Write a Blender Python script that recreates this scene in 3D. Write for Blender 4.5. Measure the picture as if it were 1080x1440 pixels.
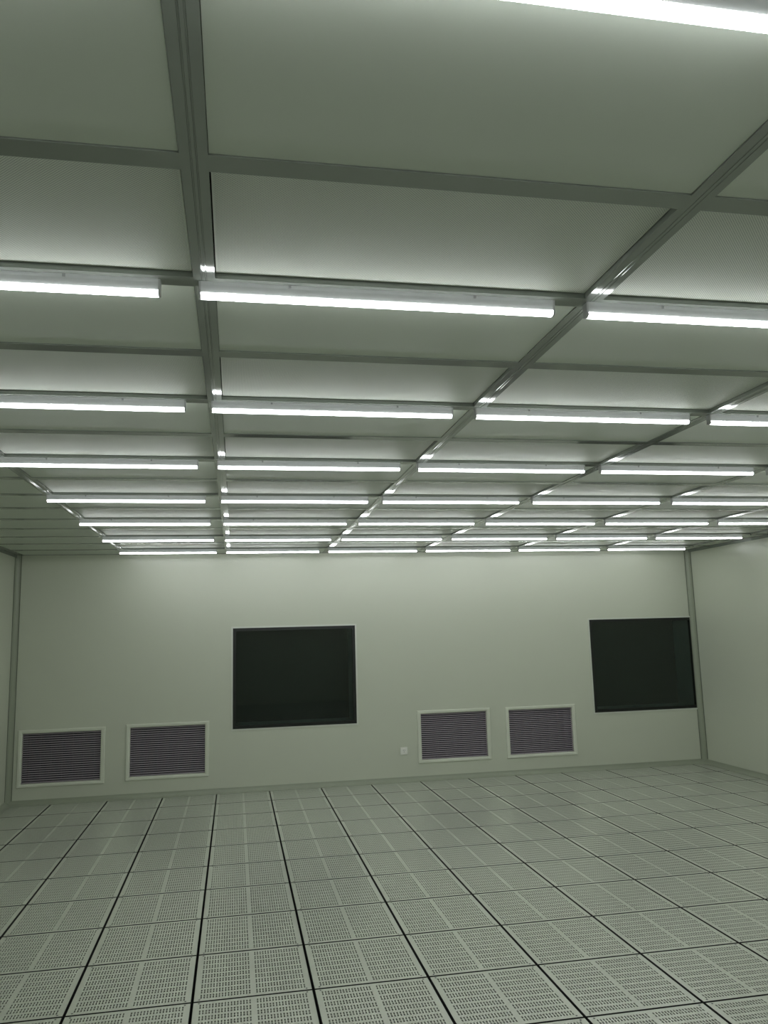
import bpy, bmesh, math
from mathutils import Vector, Matrix

# ------------------------------------------------------------------ clear
for o in list(bpy.data.objects):
    bpy.data.objects.remove(o)
S = bpy.context.scene
C = S.collection

# ------------------------------------------------------------------ camera
YAW, PITCH, ROLL = 0.1877, 0.1519, -0.0270
CAM = Vector((0.2067, 0.0, 1.7787))
cam_d = bpy.data.cameras.new('camera')
cam = bpy.data.objects.new('camera', cam_d)
C.objects.link(cam)
S.camera = cam
cam_d.sensor_fit = 'VERTICAL'
cam_d.sensor_height = 36.0
cam_d.sensor_width = 27.0
cam_d.lens = 1112.6 / 1440.0 * 36.0
cam_d.clip_start = 0.02
fwd = Vector((math.sin(YAW) * math.cos(PITCH), math.cos(YAW) * math.cos(PITCH), math.sin(PITCH)))
rt0 = Vector((math.cos(YAW), -math.sin(YAW), 0.0))
up0 = rt0.cross(fwd)
rt = math.cos(ROLL) * rt0 + math.sin(ROLL) * up0
up = -math.sin(ROLL) * rt0 + math.cos(ROLL) * up0
cam.matrix_world = Matrix(((rt.x, up.x, -fwd.x, CAM.x), (rt.y, up.y, -fwd.y, CAM.y),
                           (rt.z, up.z, -fwd.z, CAM.z), (0, 0, 0, 1)))

# ------------------------------------------------------------------ world, exposure
W = bpy.data.worlds.new('night')
S.world = W
W.use_nodes = True
W.node_tree.nodes['Background'].inputs[0].default_value = (0.004, 0.005, 0.006, 1)
W.node_tree.nodes['Background'].inputs[1].default_value = 1.0
S.view_settings.view_transform = 'Standard'
S.view_settings.look = 'None'
S.view_settings.exposure = 0.0
S.view_settings.gamma = 1.0
S.view_settings.use_curve_mapping = False
LAMP_STRENGTH = 17.2
LAMP_COLOUR = (0.985, 1.0, 1.02, 1)

# ------------------------------------------------------------------ room numbers (metres)
XL, XR = -2.277, 6.220          # side walls
YB, YN = 9.727, -2.259          # far wall, wall behind the viewpoint
ZC = 2.777                      # underside of the ceiling grid
COL0, COLS = 0.119, 1.1715      # ceiling columns
ROW0, ROWS = 1.5916, 1.1693     # plain cross beams
BW = 0.060                      # beam width
COL_K = range(-2, 6)            # beams -2..5

# ------------------------------------------------------------------ materials
def mat(name, base, rough=0.5, metal=0.0, spec=0.5, var=0.0, vscale=6.0, bump=0.0, bscale=200.0):
    m = bpy.data.materials.new(name)
    m.use_nodes = True
    nt = m.node_tree
    b = nt.nodes['Principled BSDF']
    b.inputs['Base Color'].default_value = (*base, 1)
    b.inputs['Roughness'].default_value = rough
    b.inputs['Metallic'].default_value = metal
    b.inputs['Specular IOR Level'].default_value = spec
    tc = nt.nodes.new('ShaderNodeTexCoord')
    if var:
        n = nt.nodes.new('ShaderNodeTexNoise')
        n.inputs['Scale'].default_value = vscale
        n.inputs['Detail'].default_value = 4
        nt.links.new(tc.outputs['Object'], n.inputs['Vector'])
        r = nt.nodes.new('ShaderNodeMapRange')
        r.inputs['To Min'].default_value = 1 - var
        r.inputs['To Max'].default_value = 1 + var
        nt.links.new(n.outputs['Fac'], r.inputs['Value'])
        mx = nt.nodes.new('ShaderNodeMix')
        mx.data_type = 'RGBA'
        mx.blend_type = 'MULTIPLY'
        mx.inputs['Factor'].default_value = 1
        mx.inputs['A'].default_value = (*base, 1)
        nt.links.new(r.outputs['Result'], mx.inputs['B'])
        nt.links.new(mx.outputs['Result'], b.inputs['Base Color'])
    if bump:
        n2 = nt.nodes.new('ShaderNodeTexNoise')
        n2.inputs['Scale'].default_value = bscale
        nt.links.new(tc.outputs['Object'], n2.inputs['Vector'])
        bp = nt.nodes.new('ShaderNodeBump')
        bp.inputs['Strength'].default_value = bump
        bp.inputs['Distance'].default_value = 0.001
        nt.links.new(n2.outputs['Fac'], bp.inputs['Height'])
        nt.links.new(bp.outputs['Normal'], b.inputs['Normal'])
    return m

M = {}
M['wall'] = mat('painted_steel_wall', (0.610, 0.645, 0.535), 0.26, 0, 0.5, 0.015, 1.5)
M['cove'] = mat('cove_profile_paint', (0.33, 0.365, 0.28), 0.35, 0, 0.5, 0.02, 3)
M['seam'] = mat('dark_sealant', (0.16, 0.18, 0.14), 0.6, 0, 0.4, 0.05, 30)
M['tile'] = mat('floor_tile_laminate', (0.565, 0.60, 0.505), 0.22, 0, 0.5, 0.03, 7)
M['tile_edge'] = mat('black_edge_trim', (0.012, 0.013, 0.012), 0.6)
M['slotwall'] = mat('shaded_slot_wall', (0.38, 0.405, 0.34), 0.5, 0, 0.4, 0.05, 30)  # tile tone darkened; the shade inside the slots is put into the colour
M['sub'] = mat('dark_subfloor', (0.020, 0.022, 0.020), 0.9, 0, 0.2, 0.2, 4)
M['alu'] = mat('anodised_aluminium', (0.27, 0.295, 0.265), 0.11, 0.35, 0.5, 0.0, 14)
M['panel'] = mat('ceiling_panel_paint', (0.545, 0.59, 0.515), 0.42, 0, 0.4, 0.02, 2)
M['void'] = mat('ceiling_void', (0.02, 0.022, 0.02), 0.9)
M['housing'] = mat('white_lamp_housing', (0.58, 0.60, 0.60), 0.35, 0, 0.5, 0.01, 5)
M['cap'] = mat('lamp_end_cap', (0.45, 0.46, 0.46), 0.4, 0, 0.5, 0.01, 5)
M['clip'] = mat('steel_clip', (0.30, 0.31, 0.31), 0.4, 0.8, 0.5, 0.05, 20)
M['bolt'] = mat('dark_bolt', (0.03, 0.03, 0.03), 0.5, 0.6, 0.5, 0.05, 20)
M['ventframe'] = mat('vent_frame_paint', (0.71, 0.745, 0.63), 0.35, 0, 0.5, 0.02, 6)
M['slat'] = mat('vent_slat_paint', (0.40, 0.36, 0.40), 0.4, 0, 0.5, 0.03, 9)
M['duct'] = mat('vent_duct_dark', (0.012, 0.012, 0.014), 0.85)
M['blackframe'] = mat('black_window_frame', (0.010, 0.013, 0.011), 0.35, 0, 0.4, 0.05, 8)
M['trimpale'] = mat('pale_window_trim', (0.66, 0.69, 0.62), 0.3, 0.3, 0.5, 0.02, 8)
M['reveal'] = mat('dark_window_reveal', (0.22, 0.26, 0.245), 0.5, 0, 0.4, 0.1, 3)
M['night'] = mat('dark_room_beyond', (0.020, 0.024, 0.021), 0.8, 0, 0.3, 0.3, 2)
M['switch'] = mat('switch_plastic', (0.85, 0.86, 0.80), 0.3, 0, 0.5, 0.01, 10)
M['switchdark'] = mat('switch_slot', (0.10, 0.10, 0.10), 0.5, 0, 0.5, 0.05, 10)

def mat_mesh_panel():
    """white steel sheet with staggered 3.5 mm perforations, plain rim"""
    m = mat('perforated_panel_paint', (0.66, 0.70, 0.63), 0.55, 0, 0.2)
    nt = m.node_tree
    b = nt.nodes['Principled BSDF']
    tc = nt.nodes.new('ShaderNodeTexCoord')
    sep = nt.nodes.new('ShaderNodeSeparateXYZ')
    nt.links.new(tc.outputs['Object'], sep.inputs[0])
    def math_(op, a, bb=None, c=None):
        n = nt.nodes.new('ShaderNodeMath')
        n.operation = op
        for i, v in enumerate((a, bb, c)):
            if v is None:
                continue
            if isinstance(v, (int, float)):
                n.inputs[i].default_value = v
            else:
                nt.links.new(v, n.inputs[i])
        return n.outputs[0]
    P = 0.0075
    X, Y = sep.outputs['X'], sep.outputs['Y']
    u = math_('MULTIPLY', math_('ADD', X, Y), 1 / P)
    v = math_('MULTIPLY', math_('SUBTRACT', X, Y), 1 / P)
    fu = math_('SUBTRACT', math_('FRACT', u), 0.5)
    fv = math_('SUBTRACT', math_('FRACT', v), 0.5)
    r = math_('SQRT', math_('ADD', math_('MULTIPLY', fu, fu), math_('MULTIPLY', fv, fv)))
    hole = math_('LESS_THAN', r, 0.30)
    inx = math_('LESS_THAN', math_('ABSOLUTE', X), COLS / 2 - BW / 2 - 0.008)
    iny = math_('LESS_THAN', math_('ABSOLUTE', Y), ROWS / 4 - BW / 2 - 0.008)
    f = math_('MULTIPLY', hole, math_('MULTIPLY', inx, iny))
    mx = nt.nodes.new('ShaderNodeMix')
    mx.data_type = 'RGBA'
    mx.inputs['A'].default_value = (0.62, 0.655, 0.58, 1)
    mx.inputs['B'].default_value = (0.25, 0.28, 0.25, 1)
    nt.links.new(f, mx.inputs['Factor'])
    nt.links.new(mx.outputs['Result'], b.inputs['Base Color'])
    return m
M['mesh'] = mat_mesh_panel()

def mat_lamp():
    m = bpy.data.materials.new('lit_diffuser')
    m.use_nodes = True
    b = m.node_tree.nodes['Principled BSDF']
    b.inputs['Base Color'].default_value = (0.85, 0.87, 0.86, 1)
    b.inputs['Roughness'].default_value = 0.4
    b.inputs['Emission Color'].default_value = LAMP_COLOUR
    b.inputs['Emission Strength'].default_value = LAMP_STRENGTH
    return m
M['lamp'] = mat_lamp()

def mat_glass():
    m = bpy.data.materials.new('tinted_window_glass')
    m.use_nodes = True
    nt = m.node_tree
    for n in list(nt.nodes):
        nt.nodes.remove(n)
    out = nt.nodes.new('ShaderNodeOutputMaterial')
    tr = nt.nodes.new('ShaderNodeBsdfTransparent')
    tr.inputs[0].default_value = (0.78, 0.86, 0.83, 1)
    gl = nt.nodes.new('ShaderNodeBsdfGlossy')
    gl.inputs['Roughness'].default_value = 0.03
    fr = nt.nodes.new('ShaderNodeFresnel')
    fr.inputs[0].default_value = 1.5
    mx = nt.nodes.new('ShaderNodeMixShader')
    nt.links.new(fr.outputs[0], mx.inputs[0])
    nt.links.new(tr.outputs[0], mx.inputs[1])
    nt.links.new(gl.outputs[0], mx.inputs[2])
    nt.links.new(mx.outputs[0], out.inputs[0])
    return m
M['glass'] = mat_glass()

# ------------------------------------------------------------------ mesh helpers
def new_obj(name, me, parent=None, loc=(0, 0, 0)):
    o = bpy.data.objects.new(name, me)
    C.objects.link(o)
    o.location = loc
    if parent is not None:
        o.parent = parent
    return o

def empty(name, loc=(0, 0, 0)):
    o = bpy.data.objects.new(name, None)
    o.empty_display_size = 0.05
    C.objects.link(o)
    o.location = loc
    return o

def box(bm, x0, x1, y0, y1, z0, z1, mi=0):
    v = [bm.verts.new(c) for c in ((x0, y0, z0), (x1, y0, z0), (x1, y1, z0), (x0, y1, z0),
                                   (x0, y0, z1), (x1, y0, z1), (x1, y1, z1), (x0, y1, z1))]
    for q in ((0, 3, 2, 1), (4, 5, 6, 7), (0, 1, 5, 4), (1, 2, 6, 5), (2, 3, 7, 6), (3, 0, 4, 7)):
        f = bm.faces.new([v[i] for i in q])
        f.material_index = mi

def mesh_of(name, bm, *mats, smooth=False):
    me = bpy.data.meshes.new(name)
    bmesh.ops.recalc_face_normals(bm, faces=bm.faces)
    bm.to_mesh(me)
    bm.free()
    for m in mats:
        me.materials.append(m)
    if smooth:
        for p in me.polygons:
            p.use_smooth = True
    return me

def box_mesh(name, x0, x1, y0, y1, z0, z1, m, bevel=0.0):
    bm = bmesh.new()
    box(bm, x0, x1, y0, y1, z0, z1)
    if bevel:
        bmesh.ops.bevel(bm, geom=list(bm.edges), offset=bevel, segments=2, affect='EDGES', profile=0.5)
    return mesh_of(name, bm, m)

def extrude_profile(name, pts, axis, a0, a1, m, smooth=False):
    """closed 2-D outline swept along x ('x': pts are (y,z)), y ((x,z)) or z ((x,y))"""
    bm = bmesh.new()
    def P(t, p):
        return {'x': (t, p[0], p[1]), 'y': (p[0], t, p[1]), 'z': (p[0], p[1], t)}[axis]
    A = [bm.verts.new(P(a0, p)) for p in pts]
    B = [bm.verts.new(P(a1, p)) for p in pts]
    n = len(pts)
    for i in range(n):
        f = bm.faces.new((A[i], A[(i + 1) % n], B[(i + 1) % n], B[i]))
        f.smooth = smooth
    bm.faces.new(A)
    bm.faces.new(B)
    bmesh.ops.recalc_face_normals(bm, faces=bm.faces)
    me = bpy.data.meshes.new(name)
    bm.to_mesh(me)
    bm.free()
    me.materials.append(m)
    return me

def structure(o, label=None):
    o['kind'] = 'structure'
    if label:
        o['label'] = label
    return o

def thing(o, label, cat, group=None):
    o['label'] = label
    o['category'] = cat
    if group:
        o['group'] = group
    return o

# ------------------------------------------------------------------ walls
WINDOWS = [(0.178, 1.652, 0.711, 1.884), (4.728, 6.199, 0.701, 1.880)]
VENT_IN = (0.838, 0.543)
VENT_OUT = (0.932, 0.624)
VENTS = [(-1.713, 0.499), (-0.556, 0.510), (2.862, 0.515), (3.993, 0.511)]
ZB = -0.32

def holed_wall(name, y0, y1, x0, x1, z0, z1, holes, m):
    xs = sorted({x0, x1, *[h[0] for h in holes], *[h[1] for h in holes]})
    zs = sorted({z0, z1, *[h[2] for h in holes], *[h[3] for h in holes]})
    bm = bmesh.new()
    for i in range(len(xs) - 1):
        for j in range(len(zs) - 1):
            cx, cz = (xs[i] + xs[i + 1]) / 2, (zs[j] + zs[j + 1]) / 2
            if any(h[0] < cx < h[1] and h[2] < cz < h[3] for h in holes):
                continue
            for y in (y0, y1):
                bm.faces.new([bm.verts.new(c) for c in ((xs[i], y, zs[j]), (xs[i + 1], y, zs[j]),
                                                        (xs[i + 1], y, zs[j + 1]), (xs[i], y, zs[j + 1]))])
    for hx0, hx1, hz0, hz1 in list(holes) + [(x0, x1, z0, z1)]:
        c = [(hx0, hz0), (hx1, hz0), (hx1, hz1), (hx0, hz1)]
        for k in range(4):
            a, b = c[k], c[(k + 1) % 4]
            bm.faces.new([bm.verts.new(q) for q in ((a[0], y0, a[1]), (b[0], y0, b[1]), (b[0], y1, b[1]), (a[0], y1, a[1]))])
    bmesh.ops.remove_doubles(bm, verts=bm.verts, dist=1e-5)
    return mesh_of(name, bm, m)

holes = [(a, b, c, d) for a, b, c, d in WINDOWS]
holes += [(x - VENT_IN[0] / 2 - 0.01, x + VENT_IN[0] / 2 + 0.01, z - VENT_IN[1] / 2 - 0.01, z + VENT_IN[1] / 2 + 0.01) for x, z in VENTS]
structure(new_obj('wall_back', holed_wall('wall_back', YB, YB + 0.05, XL - 0.05, XR + 0.05, ZB, ZC + 0.2, holes, M['wall'])),
          'pale painted steel wall with two dark windows and four low vents')
structure(new_obj('wall_left', box_mesh('wall_left', XL - 0.05, XL, YN, YB, ZB, ZC + 0.2, M['wall'])), 'plain pale painted wall on the dim left side')
structure(new_obj('wall_right', box_mesh('wall_right', XR, XR + 0.05, YN, YB, ZB, ZC + 0.2, M['wall'])), 'plain pale painted wall on the right side')
structure(new_obj('wall_near', box_mesh('wall_near', XL - 0.05, XR + 0.05, YN - 0.05, YN, ZB, ZC + 0.2, M['wall'])), 'plain pale painted wall behind the viewpoint')

# concave cove strips: vertical corners and along the floor
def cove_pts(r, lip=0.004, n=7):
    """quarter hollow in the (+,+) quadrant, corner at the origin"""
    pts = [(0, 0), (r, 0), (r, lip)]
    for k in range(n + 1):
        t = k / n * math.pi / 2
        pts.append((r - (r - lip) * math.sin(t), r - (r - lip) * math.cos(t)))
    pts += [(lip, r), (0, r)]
    out = []
    for p in pts:
        if not out or (abs(out[-1][0] - p[0]) + abs(out[-1][1] - p[1])) > 1e-6:
            out.append(p)
    return out

def cove(name, axis, corner, sx, sy, a0, a1, r, label):
    pts = [(corner[0] + sx * p[0], corner[1] + sy * p[1]) for p in cove_pts(r)]
    return structure(new_obj(name, extrude_profile(name, pts, axis, a0, a1, M['cove'])), label)

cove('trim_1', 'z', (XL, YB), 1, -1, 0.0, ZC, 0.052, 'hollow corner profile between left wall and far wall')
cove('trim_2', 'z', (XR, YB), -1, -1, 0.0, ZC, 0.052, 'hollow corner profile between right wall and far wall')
for tr, sx in ((bpy.data.objects['trim_1'], 1), (bpy.data.objects['trim_2'], -1)):
    cx = XL if sx > 0 else XR
    a, b = sorted((cx + sx * 0.052, cx + sx * 0.060))
    new_obj('sealant_seam', box_mesh('sealant_seam', a, b, YB - 0.003, YB, 0.05, ZC, M['seam']), tr)
    a, b = sorted((cx, cx + sx * 0.003))
    new_obj('sealant_seam', box_mesh('sealant_seam', a, b, YB - 0.066, YB - 0.052, 0.05, ZC, M['seam']), tr)
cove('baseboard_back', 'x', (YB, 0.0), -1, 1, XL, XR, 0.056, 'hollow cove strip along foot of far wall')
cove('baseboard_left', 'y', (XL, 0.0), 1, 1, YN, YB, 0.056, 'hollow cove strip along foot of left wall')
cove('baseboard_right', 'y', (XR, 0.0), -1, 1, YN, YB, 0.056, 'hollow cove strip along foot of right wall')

# ------------------------------------------------------------------ floor: raised perforated tiles
floor = structure(new_obj('floor', box_mesh('floor', XL - 0.05, XR + 0.05, YN - 0.05, YB + 0.05, ZB - 0.05, ZB, M['sub'])),
                  'raised access floor of pale perforated square tiles')
GAP = 0.0074         # half the joint
T = 0.6
HOLE_W, HOLE_P, NH = 0.0074, 0.01500, 17
SLOT_P, SLOT_L, NS = 0.0612, 0.0420, 9
BRIDGE = 0.0055
TH = 0.028
FX0 = 0.0            # a column joint runs at x = 0
FY0 = 4.3408         # a row joint
def tile_mesh(name, lx0, lx1):
    """one tile, local x in [lx0, lx1] of the full [-.3, .3]; slots cut right through the sheet"""
    x0, x1 = lx0 + GAP, lx1 - GAP
    y0, y1 = -T / 2 + GAP, T / 2 - GAP
    cols = []
    for s in (-1, 1):
        c0 = s * 0.1385
        for k in range(NH):
            cx = c0 + (k - (NH - 1) / 2) * HOLE_P
            if cx - HOLE_W > x0 + 0.012 and cx + HOLE_W < x1 - 0.012:
                cols.append((cx - HOLE_W / 2, cx + HOLE_W / 2))
    cols.sort()
    rows = []
    for k in range(NS):
        cy = (k - (NS - 1) / 2) * SLOT_P
        rows.append((cy - SLOT_L / 2, cy - BRIDGE / 2))
        rows.append((cy + BRIDGE / 2, cy + SLOT_L / 2))
    bm = bmesh.new()
    def quad(pts, mi=0):
        f = bm.faces.new([bm.verts.new(p) for p in pts])
        f.material_index = mi
    def top(a, b, c, d):
        quad(((a, c, 0), (b, c, 0), (b, d, 0), (a, d, 0)))
    yy = y0
    for r0, r1 in rows:
        top(x0, x1, yy, r0)
        xx = x0
        for c0, c1 in cols:
            top(xx, c0, r0, r1)
            h = -0.012
            quad(((c0, r0, 0), (c0, r1, 0), (c0, r1, h), (c0, r0, h)), 2)
            quad(((c1, r1, 0), (c1, r0, 0), (c1, r0, h), (c1, r1, h)), 2)
            quad(((c0, r1, 0), (c1, r1, 0), (c1, r1, h), (c0, r1, h)), 2)
            xx = c1
        top(xx, x1, r0, r1)
        yy = r1
    top(x0, x1, yy, y1)
    for a, b in (((x0, y0), (x1, y0)), ((x1, y0), (x1, y1)), ((x1, y1), (x0, y1)), ((x0, y1), (x0, y0))):
        quad(((a[0], a[1], 0), (a[0], a[1], -TH), (b[0], b[1], -TH), (b[0], b[1], 0)), 1)
    # four corner screws, slightly proud
    for sx in (x0 + 0.026, x1 - 0.026):
        for sy in (y0 + 0.014, y1 - 0.014):
            ring = [bm.verts.new((sx + 0.0055 * math.cos(t * math.pi / 4), sy + 0.0055 * math.sin(t * math.pi / 4), 0.0006)) for t in range(8)]
            f = bm.faces.new(ring)
            f.material_index = 1
    me = bpy.data.meshes.new(name)
    bm.to_mesh(me)
    bm.free()
    me.materials.append(M['tile'])
    me.materials.append(M['tile_edge'])
    me.materials.append(M['slotwall'])
    return me

full = tile_mesh('tile', -T / 2, T / 2)
left_cut = tile_mesh('cut_tile_left', XL - (-2.1), T / 2)       # column -2.4..-1.8
right_cut = tile_mesh('cut_tile_right', -T / 2, XR - 6.3)       # column 6.0..6.6
for r in range(-11, 9):
    for c in range(-4, 11):
        me = left_cut if c == -4 else right_cut if c == 10 else full
        new_obj('floor_tile', me, floor, (FX0 + (c + 0.5) * T, FY0 + (r + 0.5) * T, 0.0))

# ------------------------------------------------------------------ ceiling grid
ceiling = structure(new_obj('ceiling', box_mesh('ceiling', XL - 0.05, XR + 0.05, YN - 0.05, YB + 0.05, ZC + 0.14, ZC + 0.2, M['void'])),
                    'grey ceiling grid of perforated and plain panels between aluminium beams')
hw = BW / 2
def beam_profile(z):
    s = 0.0035
    return [(-hw, z + 0.06), (-hw, z), (-0.008, z), (-0.008 + 0.001, z + 0.0018), (-0.0085 + 0.004, z + 0.0018), (-0.0035, z),
            (0.0035, z), (0.0045, z + 0.0018), (0.007, z + 0.0018), (0.008, z), (hw, z), (hw, z + 0.06)]
long_me = extrude_profile('beam', beam_profile(0.0), 'y', YN, YB, M['alu'])
for k in COL_K:
    new_obj('beam', long_me, ceiling, (COL0 + k * COLS, 0, ZC))

col_edges = [XL] + [COL0 + k * COLS for k in COL_K] + [XR]
def col_span(i):
    a = col_edges[i] + (hw if i > 0 else 0)
    b = col_edges[i + 1] - (hw if i < len(col_edges) - 2 else 0)
    return a, b

flat_profile = [(-hw, 0.06), (-hw, 0), (hw, 0), (hw, 0.06)]
cross_me = {}
row_y = []                                   # (y, is_lamp_row)
for k in range(-3, 8):
    y = ROW0 + k * ROWS
    if YN < y < YB - 0.1:
        row_y.append((y, False))
    y += ROWS / 2
    if YN < y < YB - 0.1:
        row_y.append((y, True))
row_y.sort()
for i in range(len(col_edges) - 1):
    a, b = col_span(i)
    if b - a < 0.005:
        continue
    cross_me[i] = extrude_profile('cross_beam', flat_profile, 'x', a, b, M['alu'])
    for y, _ in row_y:
        new_obj('cross_beam', cross_me[i], ceiling, (0, y, ZC))

# edge angles along the walls
def angle(name, axis, pts, a0, a1):
    new_obj(name, extrude_profile(name, pts, axis, a0, a1, M['alu']), ceiling)
angle('edge_angle', 'x', [(YB, ZC + 0.03), (YB - 0.022, ZC + 0.03), (YB - 0.022, ZC), (YB, ZC)], XL, XR)
angle('edge_angle', 'y', [(XR, ZC + 0.03), (XR - 0.045, ZC + 0.03), (XR - 0.045, ZC), (XR - 0.012, ZC), (XR - 0.012, ZC - 0.03), (XR, ZC - 0.03)], YN, YB - 0.03)
angle('edge_angle', 'y', [(XL, ZC + 0.03), (XL + 0.024, ZC + 0.03), (XL + 0.024, ZC), (XL + 0.012, ZC), (XL + 0.012, ZC - 0.03), (XL, ZC - 0.03)], YN, YB - 0.03)

# panels
def panel_mesh(w, d, m, th=0.02):
    bm = bmesh.new()
    box(bm, -w / 2, w / 2, -d / 2, d / 2, 0, th)
    return mesh_of('panel', bm, m)
panel_cache = {}
ys = [(YN, None)] + row_y + [(YB - 0.022, None)]
G = 0.003
for i in range(len(col_edges) - 1):
    a, b = col_span(i)
    if b - a < 0.03:
        continue
    if i == len(col_edges) - 2:
        b -= 0.045
    for j in range(len(ys) - 1):
        y0 = ys[j][0] + (hw if j > 0 else 0)
        y1 = ys[j + 1][0] - (hw if j < len(ys) - 2 else 0)
        is_mesh = ys[j + 1][1] is True and ys[j][1] is False and 2 <= i <= 7
        if y1 - y0 < 0.02:
            continue
        G = 0.003 if is_mesh else 0.0012
        key = (round(b - a, 4), round(y1 - y0, 4), is_mesh)
        if key not in panel_cache:
            panel_cache[key] = panel_mesh(b - a - 2 * G, y1 - y0 - 2 * G, M['mesh'] if is_mesh else M['panel'])
        new_obj('perforated_panel' if is_mesh else 'blank_panel', panel_cache[key], ceiling,
                ((a + b) / 2, (y0 + y1) / 2, ZC + (0.016 if is_mesh else 0.004)))

# bolt head under each crossing of a lamp row
bm = bmesh.new()
bmesh.ops.create_cone(bm, cap_ends=True, segments=8, radius1=0.0065, radius2=0.005, depth=0.008)
bolt_me = mesh_of('bolt', bm, M['bolt'])
for y, lampy in row_y:
    if lampy:
        for k in range(-1, 6):
            new_obj('bolt', bolt_me, ceiling, (COL0 + k * COLS - 0.004, y + 0.002, ZC - 0.004))

# ------------------------------------------------------------------ tube lamps
LL = 1.067
LXO = -0.0157
LYO = 0.006
def lamp_proto():
    t = empty('tube_lamp')
    # housing: shallow trapezoid batten, its back on the beam
    H = 0.0325
    prof = [(-0.016, 0.0), (0.016, 0.0), (0.014, -0.010), (0.012, -H), (-0.012, -H), (-0.014, -0.010)]
    new_obj('housing', extrude_profile('housing', prof, 'x', 0.006, LL - 0.006, M['housing']), t)
    # rounded drop-shaped diffuser, a little wider than the batten it hangs from
    half = [(0.0, -0.0470), (0.006, -0.0464), (0.0110, -0.0444), (0.0140, -0.0412), (0.0148, -0.0380), (0.0142, -0.0350), (0.0128, -H - 0.0003)]
    dp = half[1:] + [(-x, z) for x, z in reversed(half)]
    new_obj('diffuser', extrude_profile('diffuser', dp, 'x', 0.006, LL - 0.006, M['lamp']), t)
    cp = [(0.0165, -0.001), (0.0155, -0.010)] + [(x * 1.07, z * 1.012) for x, z in reversed(half[1:])] + [(0, -0.0477)]
    cp += [(-x * 1.07, z * 1.012) for x, z in half[1:]] + [(-0.0150, -0.010), (-0.0165, -0.001)]
    new_obj('end_cap', extrude_profile('end_cap', cp, 'x', 0.0, 0.006, M['cap']), t)
    new_obj('end_cap', extrude_profile('end_cap', cp, 'x', LL - 0.006, LL, M['cap']), t)
    for fx in (0.24, 0.76):
        cl = [(-0.0195, 0.0), (0.0195, 0.0), (0.0175, -0.009), (0.0155, -0.009), (0.0172, -0.002), (-0.0172, -0.002), (-0.0155, -0.009), (-0.0175, -0.009)]
        new_obj('clip', extrude_profile('clip', cl, 'x', fx * LL - 0.004, fx * LL + 0.004, M['clip']), t)
    return t
proto = lamp_proto()
ORD = ['first', 'second', 'third', 'fourth', 'fifth', 'sixth', 'seventh', 'eighth', 'ninth', 'tenth', 'eleventh', 'twelfth']
lamp_rows = [y for y, l in row_y if l]
lamp_rows.sort(reverse=True)
first = True
for ri, y in enumerate(lamp_rows):
    for ci, k in enumerate(range(-1, 5)):
        loc = (COL0 + k * COLS + LXO, y + LYO, ZC)
        if first:
            t = proto
            first = False
        else:
            t = proto.copy()
            C.objects.link(t)
            for ch in list(proto.children):
                c2 = ch.copy()
                C.objects.link(c2)
                c2.parent = t
        t.location = loc
        row = 'row nearest the far wall' if ri == 0 else ORD[ri] + ' row from the far wall'
        col = 'leftmost' if ci == 0 else ORD[ci] + ' from the left'
        lab = 'lit tube lamp, %s in the %s' % (col, row)
        if ri == 7 and ci == 1:
            lab = 'lit tube lamp cut off by the top edge of the view'
        thing(t, lab, 'lamp', 'tube lamps under the ceiling grid')

# ------------------------------------------------------------------ windows
for n, (x0, x1, z0, z1) in enumerate(WINDOWS, 1):
    w = structure(empty('window_%d' % n, ((x0 + x1) / 2, YB, z0)))
    w['label'] = ['square dark window in a black frame near the middle of the far wall',
                  'square dark window in a black frame beside the right corner'][n - 1]
    hx, hz = (x1 - x0) / 2, z1 - z0
    def ring(name, ox, oz0, oz1, t, y0, y1, m):
        # outer rectangle +-ox by oz0..oz1, bar width t
        bm = bmesh.new()
        box(bm, -ox, ox, y0, y1, oz0, oz0 + t)
        box(bm, -ox, ox, y0, y1, oz1 - t, oz1)
        box(bm, -ox, -ox + t, y0, y1, oz0 + t, oz1 - t)
        box(bm, ox - t, ox, y0, y1, oz0 + t, oz1 - t)
        new_obj(name, mesh_of(name, bm, m), w)
    ring('outer_trim', hx + 0.018, -0.018, hz + 0.018, 0.019, -0.004, 0.002, M['trimpale'])
    ring('frame', hx - 0.0005, 0.0005, hz - 0.0005, 0.036, -0.001, 0.055, M['blackframe'])
    new_obj('pane', box_mesh('pane', -hx + 0.034, hx - 0.034, 0.012, 0.018, 0.034, hz - 0.034, M['glass']), w)
    # deep dark reveal behind the pane, closed by the unlit room beyond
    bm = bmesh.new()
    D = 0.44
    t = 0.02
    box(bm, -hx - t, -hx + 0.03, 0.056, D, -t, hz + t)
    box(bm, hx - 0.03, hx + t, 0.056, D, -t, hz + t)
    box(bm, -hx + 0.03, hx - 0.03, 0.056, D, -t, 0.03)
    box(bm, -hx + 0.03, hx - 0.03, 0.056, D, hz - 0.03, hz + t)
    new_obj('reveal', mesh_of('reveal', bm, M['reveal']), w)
    new_obj('dark_backing', box_mesh('dark_backing', -hx - 0.02, hx + 0.02, D, D + 0.02, -0.02, hz + 0.02, M['night']), w)

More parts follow.
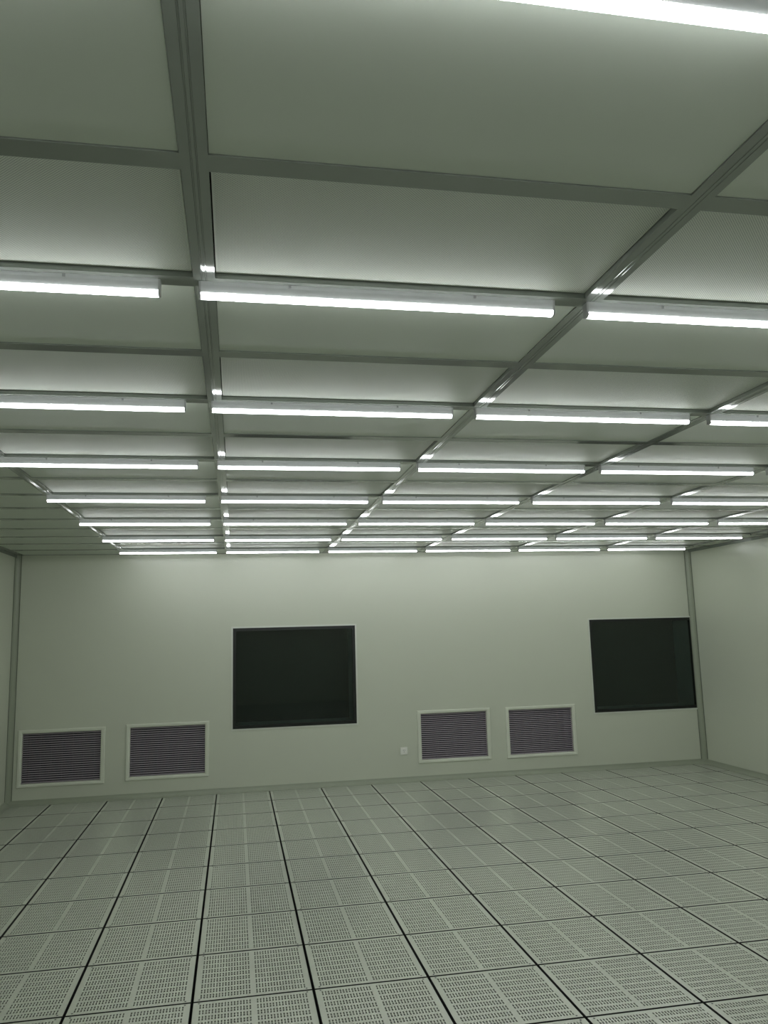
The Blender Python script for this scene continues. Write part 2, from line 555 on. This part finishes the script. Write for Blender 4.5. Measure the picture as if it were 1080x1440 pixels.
# ------------------------------------------------------------------ return-air vents
NSLAT = 23
def vent_proto():
    t = empty('wall_vent')
    iw, ih = VENT_IN[0] / 2, VENT_IN[1] / 2
    ow, oh = VENT_OUT[0] / 2, VENT_OUT[1] / 2
    # picture-frame section: flange on the wall, raised bead, inner lip; mitred corners
    sec = [(0.0, 0.0), (0.0, -0.006), (0.008, -0.014), (0.030, -0.014), (0.034, -0.010), (0.040, -0.010), (0.047, -0.004), (0.047, 0.040)]
    bm = bmesh.new()
    rings = []
    for u, y in sec:
        fx = ow - u * (ow - iw) / 0.047
        fz = oh - u * (oh - ih) / 0.047
        rings.append([bm.verts.new(c) for c in ((-fx, y, -fz), (fx, y, -fz), (fx, y, fz), (-fx, y, fz))])
    for a, b in zip(rings, rings[1:]):
        for k in range(4):
            bm.faces.new((a[k], a[(k + 1) % 4], b[(k + 1) % 4], b[k]))
    new_obj('frame', mesh_of('frame', bm, M['ventframe']), t)
    pitch = (2 * ih) / NSLAT
    ang = math.radians(38)
    L, th = 0.0165, 0.0016
    ca, sa = math.cos(ang), math.sin(ang)
    pts = []
    for u, v in ((-L / 2, -th / 2), (L / 2, -th / 2), (L / 2, th / 2), (-L / 2, th / 2)):
        pts.append((0.012 + u * ca - v * sa, u * sa + v * ca))      # front edge low, back edge high
    slat_me = extrude_profile('slat', pts, 'x', -iw + 0.001, iw - 0.001, M['slat'])
    for k in range(NSLAT):
        new_obj('slat', slat_me, t, (0, 0, -ih + (k + 0.5) * pitch))
    bm = bmesh.new()
    for k in range(-3, 4):
        box(bm, k * 0.115 - 0.001, k * 0.115 + 0.001, 0.026, 0.040, -ih, ih)
    new_obj('stiffener', mesh_of('stiffener', bm, M['duct']), t)
    # duct box behind
    bm = bmesh.new()
    y0, y1 = 0.045, 0.30
    e = 0.008
    X, Z = iw + e, ih + e
    P = [(-X, -Z), (X, -Z), (X, Z), (-X, Z)]
    A = [bm.verts.new((x, y0, z)) for x, z in P]
    B = [bm.verts.new((x, y1, z)) for x, z in P]
    for k in range(4):
        bm.faces.new((A[k], A[(k + 1) % 4], B[(k + 1) % 4], B[k]))
    bm.faces.new(B)
    new_obj('duct', mesh_of('duct', bm, M['duct']), t)
    return t
vp = vent_proto()
VL = ['louvred wall vent closest to the left corner, low on the far wall',
      'louvred wall vent just left of the middle window, second from left corner',
      'louvred wall vent beside the small white socket, low on the far wall',
      'louvred wall vent nearest the right-hand dark window']
for i, (x, z) in enumerate(VENTS):
    if i == 0:
        t = vp
    else:
        t = vp.copy()
        C.objects.link(t)
        for ch in list(vp.children):
            c2 = ch.copy()
            C.objects.link(c2)
            c2.parent = t
    t.location = (x, YB, z)
    thing(t, VL[i], 'vent', 'return air vents low on the far wall')

# ------------------------------------------------------------------ wall socket
s = thing(empty('wall_socket', (2.220, YB, 0.360)), 'small square white wall socket left of a louvred vent', 'socket')
new_obj('plate', box_mesh('plate', -0.043, 0.043, -0.010, 0.0, -0.043, 0.043, M['switch'], 0.003), s)
new_obj('insert', box_mesh('insert', -0.027, 0.027, -0.0125, -0.009, -0.027, 0.027, M['switch'], 0.0012), s)
for dx, dz, w_, h_ in ((-0.009, 0.010, 0.0022, 0.006), (0.009, 0.010, 0.0022, 0.006), (0.0, -0.010, 0.0022, 0.006)):
    new_obj('slot', box_mesh('slot', dx - w_, dx + w_, -0.0130, -0.0120, dz - h_, dz + h_, M['switchdark']), s)
